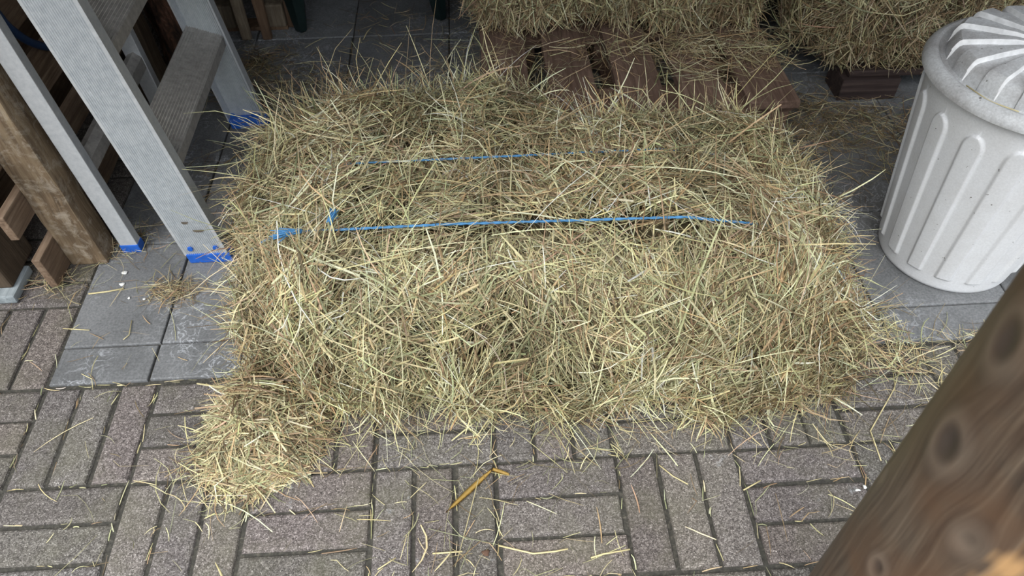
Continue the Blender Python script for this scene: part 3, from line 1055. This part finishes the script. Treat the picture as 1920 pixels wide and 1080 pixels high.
# two dried smears on the near stile
for (u, v, rx, rz_) in ((.028, .118, .0065, .004), (.046, .094, .011, .004)):
    bm = bmesh.new()
    c = [Vector((u + LEAN * (v - .03) + rx * math.cos(a) * (1 + .25 * math.sin(3 * a)), NY - .0012, v + rz_ * math.sin(a) * (1 + .3 * math.cos(2 * a)))) for a in np.linspace(0, 2 * PI, 22)[:-1]]
    vs = [bm.verts.new(p) for p in c]
    vs2 = [bm.verts.new(p + Vector((0, .0010, 0))) for p in c]
    bm.faces.new(vs)
    for k in range(len(vs)):
        bm.faces.new((vs[k], vs2[k], vs2[(k + 1) % len(vs)], vs[(k + 1) % len(vs)]))
    obj('mud_smear', bm, M['mud'], s1)

# ------------------------------------------------------------------ bin
BX, BY = 1.655, .468
binr = thing('rubbish_bin', (BX, BY, 0), 'off white fluted plastic rubbish bin with lid at right', 'bin')
def smooth01(t):
    t = max(0, min(1, t))
    return t * t * (3 - 2 * t)
def lathe(rows, rf=None, seg=300):
    bm = bmesh.new()
    rings = []
    for r_, z in rows:
        ring = []
        for k in range(seg):
            th = 2 * PI * k / seg
            rr, zz = (r_, z) if rf is None else rf(r_, z, th)
            ring.append(bm.verts.new((BX + rr * math.cos(th), BY + rr * math.sin(th), zz)))
        rings.append(ring)
    for a, b in zip(rings, rings[1:]):
        for k in range(seg):
            bm.faces.new((a[k], a[(k + 1) % seg], b[(k + 1) % seg], b[k]))
    bm.faces.new(rings[0][::-1])
    bm.faces.new(rings[-1])
    return bm
NR = 15
def body_r(r_, z, th):
    ph = ((th - math.radians(192)) / (2 * PI / NR)) % 1.0
    ph = min(ph, 1 - ph)                     # 0 at the flute's middle, .5 between
    half = .27
    top = .392
    d_side = (half - ph) * (2 * PI / NR) * r_
    if z > top - .030:
        zz = (z - (top - .030)) / .030
        lim = half * math.sqrt(max(0, 1 - min(1, zz) ** 2))
        d_side = (lim - ph) * (2 * PI / NR) * r_ if zz < 1 else -1
    k = smooth01((d_side + .0015) / .006) * smooth01((z - .036) / .006)
    return r_ + .0055 * k, z
rows = [(.10, .0), (.128, .0), (.134, .003), (.1365, .008)]
zs = list(np.linspace(.012, .034, 4)) + list(np.linspace(.036, .044, 5)) + list(np.linspace(.06, .355, 14)) + list(np.linspace(.362, .394, 14)) + [.41, .43, .44]
for z in zs:
    rows.append((.137 + (z - .008) * (.186 - .137) / .432, z))
obj('body', lathe(rows, body_r, 600), M['bin'], binr, smooth=True, sharp=50)
lid_rows = [(.1870, .436), (.1985, .434), (.2010, .436), (.2015, .442), (.1995, .4475), (.1960, .4525), (.1905, .4575), (.1850, .4595), (.1795, .4580), (.1755, .4535), (.1735, .4515), (.1700, .4515), (.1665, .4535),
            (.1625, .4640), (.1585, .4755), (.1555, .4810), (.1510, .4845), (.140, .4865), (.12, .4890), (.095, .4915), (.07, .4935), (.052, .4945), (.044, .4950), (.03, .4955), (.004, .4958)]
def lid_r(r_, z, th):
    if r_ > .168:
        return r_, z
    ph = ((th - math.radians(183)) / (2 * PI / NR)) % 1.0
    ph = min(ph, 1 - ph)
    k = smooth01(((.26 - ph) * (2 * PI / NR) * r_ + .0006) / .0018) * smooth01((r_ - .045) / .010) * smooth01((.1675 - r_) / .004)
    return r_ + .003 * k * (r_ > .15), z + .009 * k
M['lid_edge'] = flat('sunlit_worn_edge', (.86, .86, .86), .5)
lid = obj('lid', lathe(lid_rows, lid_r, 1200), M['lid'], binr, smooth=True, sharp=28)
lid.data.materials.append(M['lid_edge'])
for p in lid.data.polygons:                # light-facing step edges painted white: sunlit highlight along with wear
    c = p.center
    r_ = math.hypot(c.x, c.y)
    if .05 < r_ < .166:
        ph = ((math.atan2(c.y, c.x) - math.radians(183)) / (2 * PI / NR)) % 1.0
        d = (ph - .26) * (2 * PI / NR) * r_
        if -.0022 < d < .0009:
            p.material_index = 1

# a bent straw lying in the groove of the lid
def one_straw(name, pts, w, label, cat='straw', mat=None, col=(.62, .56, .34)):
    bm = tube(pts, w / 2, 6)
    o_ = obj(name, bm, mat or M['straw1'], None, tuple(pts[0]), smooth=True)
    return tag(o_, label, cat)
M['straw1'] = flat('pale_straw', (.58, .50, .27), .5)
def lidp(th, r_, z):
    return (BX + r_ * math.cos(math.radians(th)), BY + r_ * math.sin(math.radians(th)), z)
one_straw('straw', [lidp(-164, .176, .458), lidp(-150, .176, .456), lidp(-146, .1765, .4562), lidp(-132, .180, .460)], .0022, 'bent straw lying in the groove of the bin lid')

# ------------------------------------------------------------------ foreground post
PX_, PY_, PR = 1.019, -.44, .08
KN = [(168.7, .851, .011, 1.0), (177.2, .754, .011, 1.0), (-170.0, .590, .007, .9), (-146.3, .706, .009, .7), (-130, .80, .009, .8), (150, .64, .006, .6), (60, .9, .012, 1), (-40, 1.2, .012, 1), (100, .4, .012, 1), (185, 1.3, .012, 1)]
zz = np.linspace(-.005, 1.929, 560)
th = np.linspace(0, 2 * PI, 180, endpoint=False)
TH, ZZ = np.meshgrid(th, zz)
TH, ZZ = TH.ravel(), ZZ.ravel()
pn = Noise3(1.0, 14)
Q = np.stack([np.cos(TH) * 1.6, np.sin(TH) * 1.6, ZZ * 4.5], 1)
rad = PR + .0022 * pn(Q) + .0009 * np.sin(3 * TH + ZZ * 2.2)
warp = np.zeros_like(TH)
knot = np.zeros_like(TH)
for a, z0, s_, k_ in KN:
    du = (np.mod(TH - math.radians(a) + PI, 2 * PI) - PI) * PR
    dz = ZZ - z0
    d2 = (du / (s_ * 1.0)) ** 2 + (dz / (s_ * 1.7)) ** 2
    warp -= du * 1.0 / (1 + d2 * .35)
    knot = np.maximum(knot, k_ * np.exp(-d2 * .30))
    rad += .0028 * np.exp(-d2 * .25) * k_ - .0042 * np.exp(-d2 * 1.6) * k_
ARC = TH * PR
gx = np.cos(TH + warp / PR) * PR
gy = np.sin(TH + warp / PR) * PR
grain = np.stack([gx * 150, gy * 150, ZZ * 8.0 + .4 * np.sin(ZZ * 9 + TH)], 1)
du = (np.mod(TH - math.radians(-127) + PI, 2 * PI) - PI) * PR
worn = np.clip(1.08 - np.sqrt((du / .012) ** 2 + ((ZZ - .700) / .040) ** 2) + .18 * np.sin(ZZ * 170) + .15 * np.sin(TH * 60), 0, .9)
V = np.stack([rad * np.cos(TH), rad * np.sin(TH), ZZ], 1)
nr, ns = len(zz), len(th)
idx = np.arange(nr * ns).reshape(nr, ns)
F = np.stack([idx[:-1], np.roll(idx, -1, 1)[:-1], np.roll(idx, -1, 1)[1:], idx[1:]], -1).reshape(-1, 4)
me = np_mesh('wooden_post', V, F, M['post'])
a_ = me.attributes.new('grain', 'FLOAT_VECTOR', 'POINT')
a_.data.foreach_set('vector', grain.astype(np.float32).ravel())
a_ = me.attributes.new('knot', 'FLOAT', 'POINT')
a_.data.foreach_set('value', knot.astype(np.float32))
a_ = me.attributes.new('worn', 'FLOAT', 'POINT')
a_.data.foreach_set('value', worn.astype(np.float32))
po = bpy.data.objects.new('wooden_post', me)
COL.objects.link(po)
po.location = (PX_, PY_, 0)
tag(po, 'round brown knotty wooden post close in the right foreground', 'post')

# ------------------------------------------------------------------ things at the back
# bark covered log
bm = bmesh.new()
nl = Noise3(1.0, 12)
zz = np.linspace(0, .9, 60)
rings = []
for z in zz:
    th = np.linspace(0, 2 * PI, 48, endpoint=False)
    q = np.stack([np.cos(th) * 5, np.sin(th) * 5, np.full(48, z * 16)], 1)
    rr = .088 + .006 * nl(q)
    rings.append([bm.verts.new((-.152 + r_ * math.cos(t_) - .06 * z, 1.36 + r_ * math.sin(t_), z)) for r_, t_ in zip(rr, th)])
for a, b in zip(rings, rings[1:]):
    for k in range(48):
        bm.faces.new((a[k], a[(k + 1) % 48], b[(k + 1) % 48], b[k]))
bm.faces.new(rings[0][::-1])
bm.faces.new(rings[-1])
o = obj('log', bm, M['bark'], None, (-.152, 1.36, 0), smooth=True)
tag(o, 'upright log with flaky red bark behind the ladder', 'log')

bp = thing('wooden_pallet', (0, 1.53, 0), 'grey brown pallet stood on edge beside the dark green chair legs', 'pallet')
bm = box(-.072, -.020, 1.475, 1.495, .004, .60, .006, (-.03, .05))
for v in bm.verts:                      # rounded lower end
    if v.co.z < .03:
        v.co.x = -.044 + (v.co.x + .044) * .55
obj('upright_board', bm, M['grey_board'], bp)
bm = box(-.012, .040, 1.478, 1.498, .002, .60, .003, (-.03, .05))
for v in bm.verts:
    if v.co.z < .03:
        v.co.x = .018 + (v.co.x - .018) * .5
obj('upright_board', bm, M['brown_board'], bp)
obj('block', box(.012, .068, 1.535, 1.61, .012, .085, .006), M['grey_board'], bp)
obj('block', box(-.16, -.085, 1.535, 1.61, .012, .085, .006), M['grey_board'], bp)
obj('base_board', box(-.17, .070, 1.54, 1.60, .0, .0115, .002), M['brown_board'], bp)
obj('upright_board', box(.070, .090, 1.55, 1.60, .002, .60, .003, (-.02, .04)), M['brown_board'], bp)

# garden chair: two tapered front legs are in view
ch = thing('garden_chair', (.33, 1.75, 0), 'dark green plastic garden chair whose front feet show at the back', 'chair')
def chair_leg(xf, yf, sx_, tx, ty, name='leg'):
    bm = bmesh.new()
    rows = []
    for z, w in ((0, .012), (.006, .017), (.03, .021), (.12, .030), (.42, .042)):
        cx, cy = xf + tx * z, yf + ty * z
        t_ = .0045
        pr_ = [(-w, -w * .3), (0, -w * .9), (w, -w * .3), (w, w * .4), (w - t_, w * .4), (w - t_, -w * .1), (0, -w * .55), (-w + t_, -w * .1), (-w + t_, w * .4), (-w, w * .4)]
        rows.append([bm.verts.new((cx + a, cy + b, z)) for a, b in pr_])
    for a, b in zip(rows, rows[1:]):
        for k in range(10):
            bm.faces.new((a[k], a[(k + 1) % 10], b[(k + 1) % 10], b[k]))
    bm.faces.new(rows[0][::-1])
    bm.faces.new(rows[-1])
    return obj(name, bm, M['green_plastic'], ch)
chair_leg(.112, 1.528, 1, -.02, .02)
chair_leg(.540, 1.572, -1, -.10, .02)
chair_leg(.135, 1.98, 1, .0, -.03)
chair_leg(.515, 2.00, 1, -.02, -.03)
bm = bmesh.new()
g = 12
vs = [[bm.verts.new((.10 + .43 * i / g, 1.52 + .50 * j / g, .425 - .02 * math.sin(PI * i / g) * math.sin(PI * j / g))) for i in range(g + 1)] for j in range(g + 1)]
for j in range(g):
    for i in range(g):
        bm.faces.new((vs[j][i], vs[j][i + 1], vs[j + 1][i + 1], vs[j + 1][i]))
bmesh.ops.solidify(bm, geom=bm.faces[:], thickness=.012)
obj('seat', bm, M['green_plastic'], ch, smooth=True, sharp=40)
for k in range(5):
    x0 = .12 + k * .082
    obj('back_slat', box(x0, x0 + .058, 2.00, 2.012, .42, .86, .004, (0, .12), zref=.42), M['green_plastic'], ch)
obj('back_rail', box(.11, .53, 1.995, 2.018, .855, .90, .008, (0, .12), zref=.42), M['green_plastic'], ch)

# ------------------------------------------------------------------ small things on the ground
# folded yellow leaf
lv = thing('straw_leaf', (.60, -.05, 0), 'long yellow folded straw leaf lying on the bricks in front', 'leaf')
A, B, C_ = Vector((.552, -.092, .003)), Vector((.634, -.017, .006)), Vector((.662, -.029, .003))
def blade(p0, p1, w, bm, prof):
    n_ = 14
    d = (p1 - p0)
    s_ = d.cross(Vector((0, 0, 1))).normalized()
    rows = []
    for k in range(n_ + 1):
        t_ = k / n_
        c = p0 + d * t_
        h = w * prof(t_)
        rows.append([bm.verts.new(c + s_ * h + Vector((0, 0, .0014))), bm.verts.new(c + Vector((0, 0, -.0006))), bm.verts.new(c - s_ * h + Vector((0, 0, .0018)))])
    for a, b in zip(rows, rows[1:]):
        for q in range(2):
            bm.faces.new((a[q], a[q + 1], b[q + 1], b[q]))
    return bm
bm = blade(A, B, .0050, bmesh.new(), lambda t: .12 + .88 * math.sin(PI * min(1, .10 + t * .8)) ** 1.2 if t > .12 else .14)
bmesh.ops.solidify(bm, geom=bm.faces[:], thickness=.0005)
obj('blade', bm, M['leaf'], lv, smooth=True)
bm = blade(B + Vector((-.002, -.001, .001)), C_, .0038, bmesh.new(), lambda t: .5 + .5 * math.sin(PI * (.15 + t * .75)))
bmesh.ops.solidify(bm, geom=bm.faces[:], thickness=.0005)
obj('folded_tip', bm, M['leaf'], lv, smooth=True)

def lump(loc, r, mat, name, label, cat, group=None, flat_=.5):
    bm = bmesh.new()
    bmesh.ops.create_icosphere(bm, subdivisions=2, radius=r)
    sd_ = random.random() * 9
    for v in bm.verts:
        k = 1 + .25 * math.sin(v.co.x / r * 3 + sd_) + .2 * math.sin(v.co.y / r * 4 + sd_ * 2)
        v.co = Vector((v.co.x * k * 1.3, v.co.y * k, v.co.z * flat_)) + Vector(loc) + Vector((0, 0, r * flat_))
    o_ = obj(name, bm, mat, None, loc, smooth=True)
    return tag(o_, label, cat, group)
lump((-.142, .478, 0), .0050, M['white'], 'feather_scrap', 'white scrap on the slab at the straw tip by the ladder', 'scrap', flat_=.35)
lump((-.146, .513, 0), .0048, M['white'], 'feather_scrap', 'white scrap on the slab below the narrow ladder leg', 'scrap', flat_=.35)
lump((-.115, .437, 0), .0028, M['white'], 'pebble', 'tiny white crumb on slab left of the straw mat', 'pebble')
lump((-.083, .432, 0), .0028, M['white'], 'pebble', 'tiny white crumb on slab under the straw mat', 'pebble')
lump((1.2555, -.094, 0), .0030, M['white'], 'dropping', 'small white speck on brick near the post, left one of two', 'speck')
lump((1.270, -.089, 0), .0030, M['white'], 'dropping', 'small white speck on brick near the post, right one of two', 'speck')
lump((.615, -.165, 0), .0050, M['chip'], 'bark_chip', 'dark brown chip in the brick joint below the yellow leaf', 'chip')

def ground_straw(u0, v0, u1, v1, w, label, mid=None, z=.0022):
    def G(u, v):
        d = Vector(rt) * ((u - 960) / FPX) - Vector(up) * ((v - 540) / FPX) + fw
        return Vector(CAM) + d * ((z - CAM[2]) / d.z)
    pts = [G(u0, v0)] + [G(*q) for q in (mid or [])] + [G(u1, v1)]
    return one_straw('straw', pts, w, label)
ground_straw(166, 551, 232, 541, .0034, 'thick pale straw lying across the slab by the scraps', [(200, 547)])
ground_straw(118, 616, 168, 619, .0020, 'short straw over the edge of the first grey slab at left')
ground_straw(231, 648 - 11, 247, 601, .0020, 'hooked straw on the grey slab in front of the ladder', [(242, 628)])
ground_straw(935, 1023, 1065, 1029, .0030, 'long wavy straw on the pale stained brick at bottom centre', [(1000, 1038), (1040, 1034)])
ground_straw(1108, 1046, 1181, 1030, .0030, 'straight straw on the brick at bottom centre', [(1130, 1039)])
ground_straw(1236, 872, 1290, 908, .0022, 'curved straw on the soldier bricks in front of the bale', [(1262, 893)])
ground_straw(1394, 919, 1426, 901, .0026, 'short thick straw pointing at the stretcher bricks near the post')
ground_straw(811, 1038, 867, 1034, .0028, 'short straight straw crossing the joint at bottom middle')
ground_straw(1692, 674, 1652, 864, .0024, 'long bent straw trailing from the right bale corner towards the post', [(1676, 730), (1632, 808)])
ground_straw(708, 1068, 742, 1046, .0022, 'slanting straw at the bottom edge left of centre')
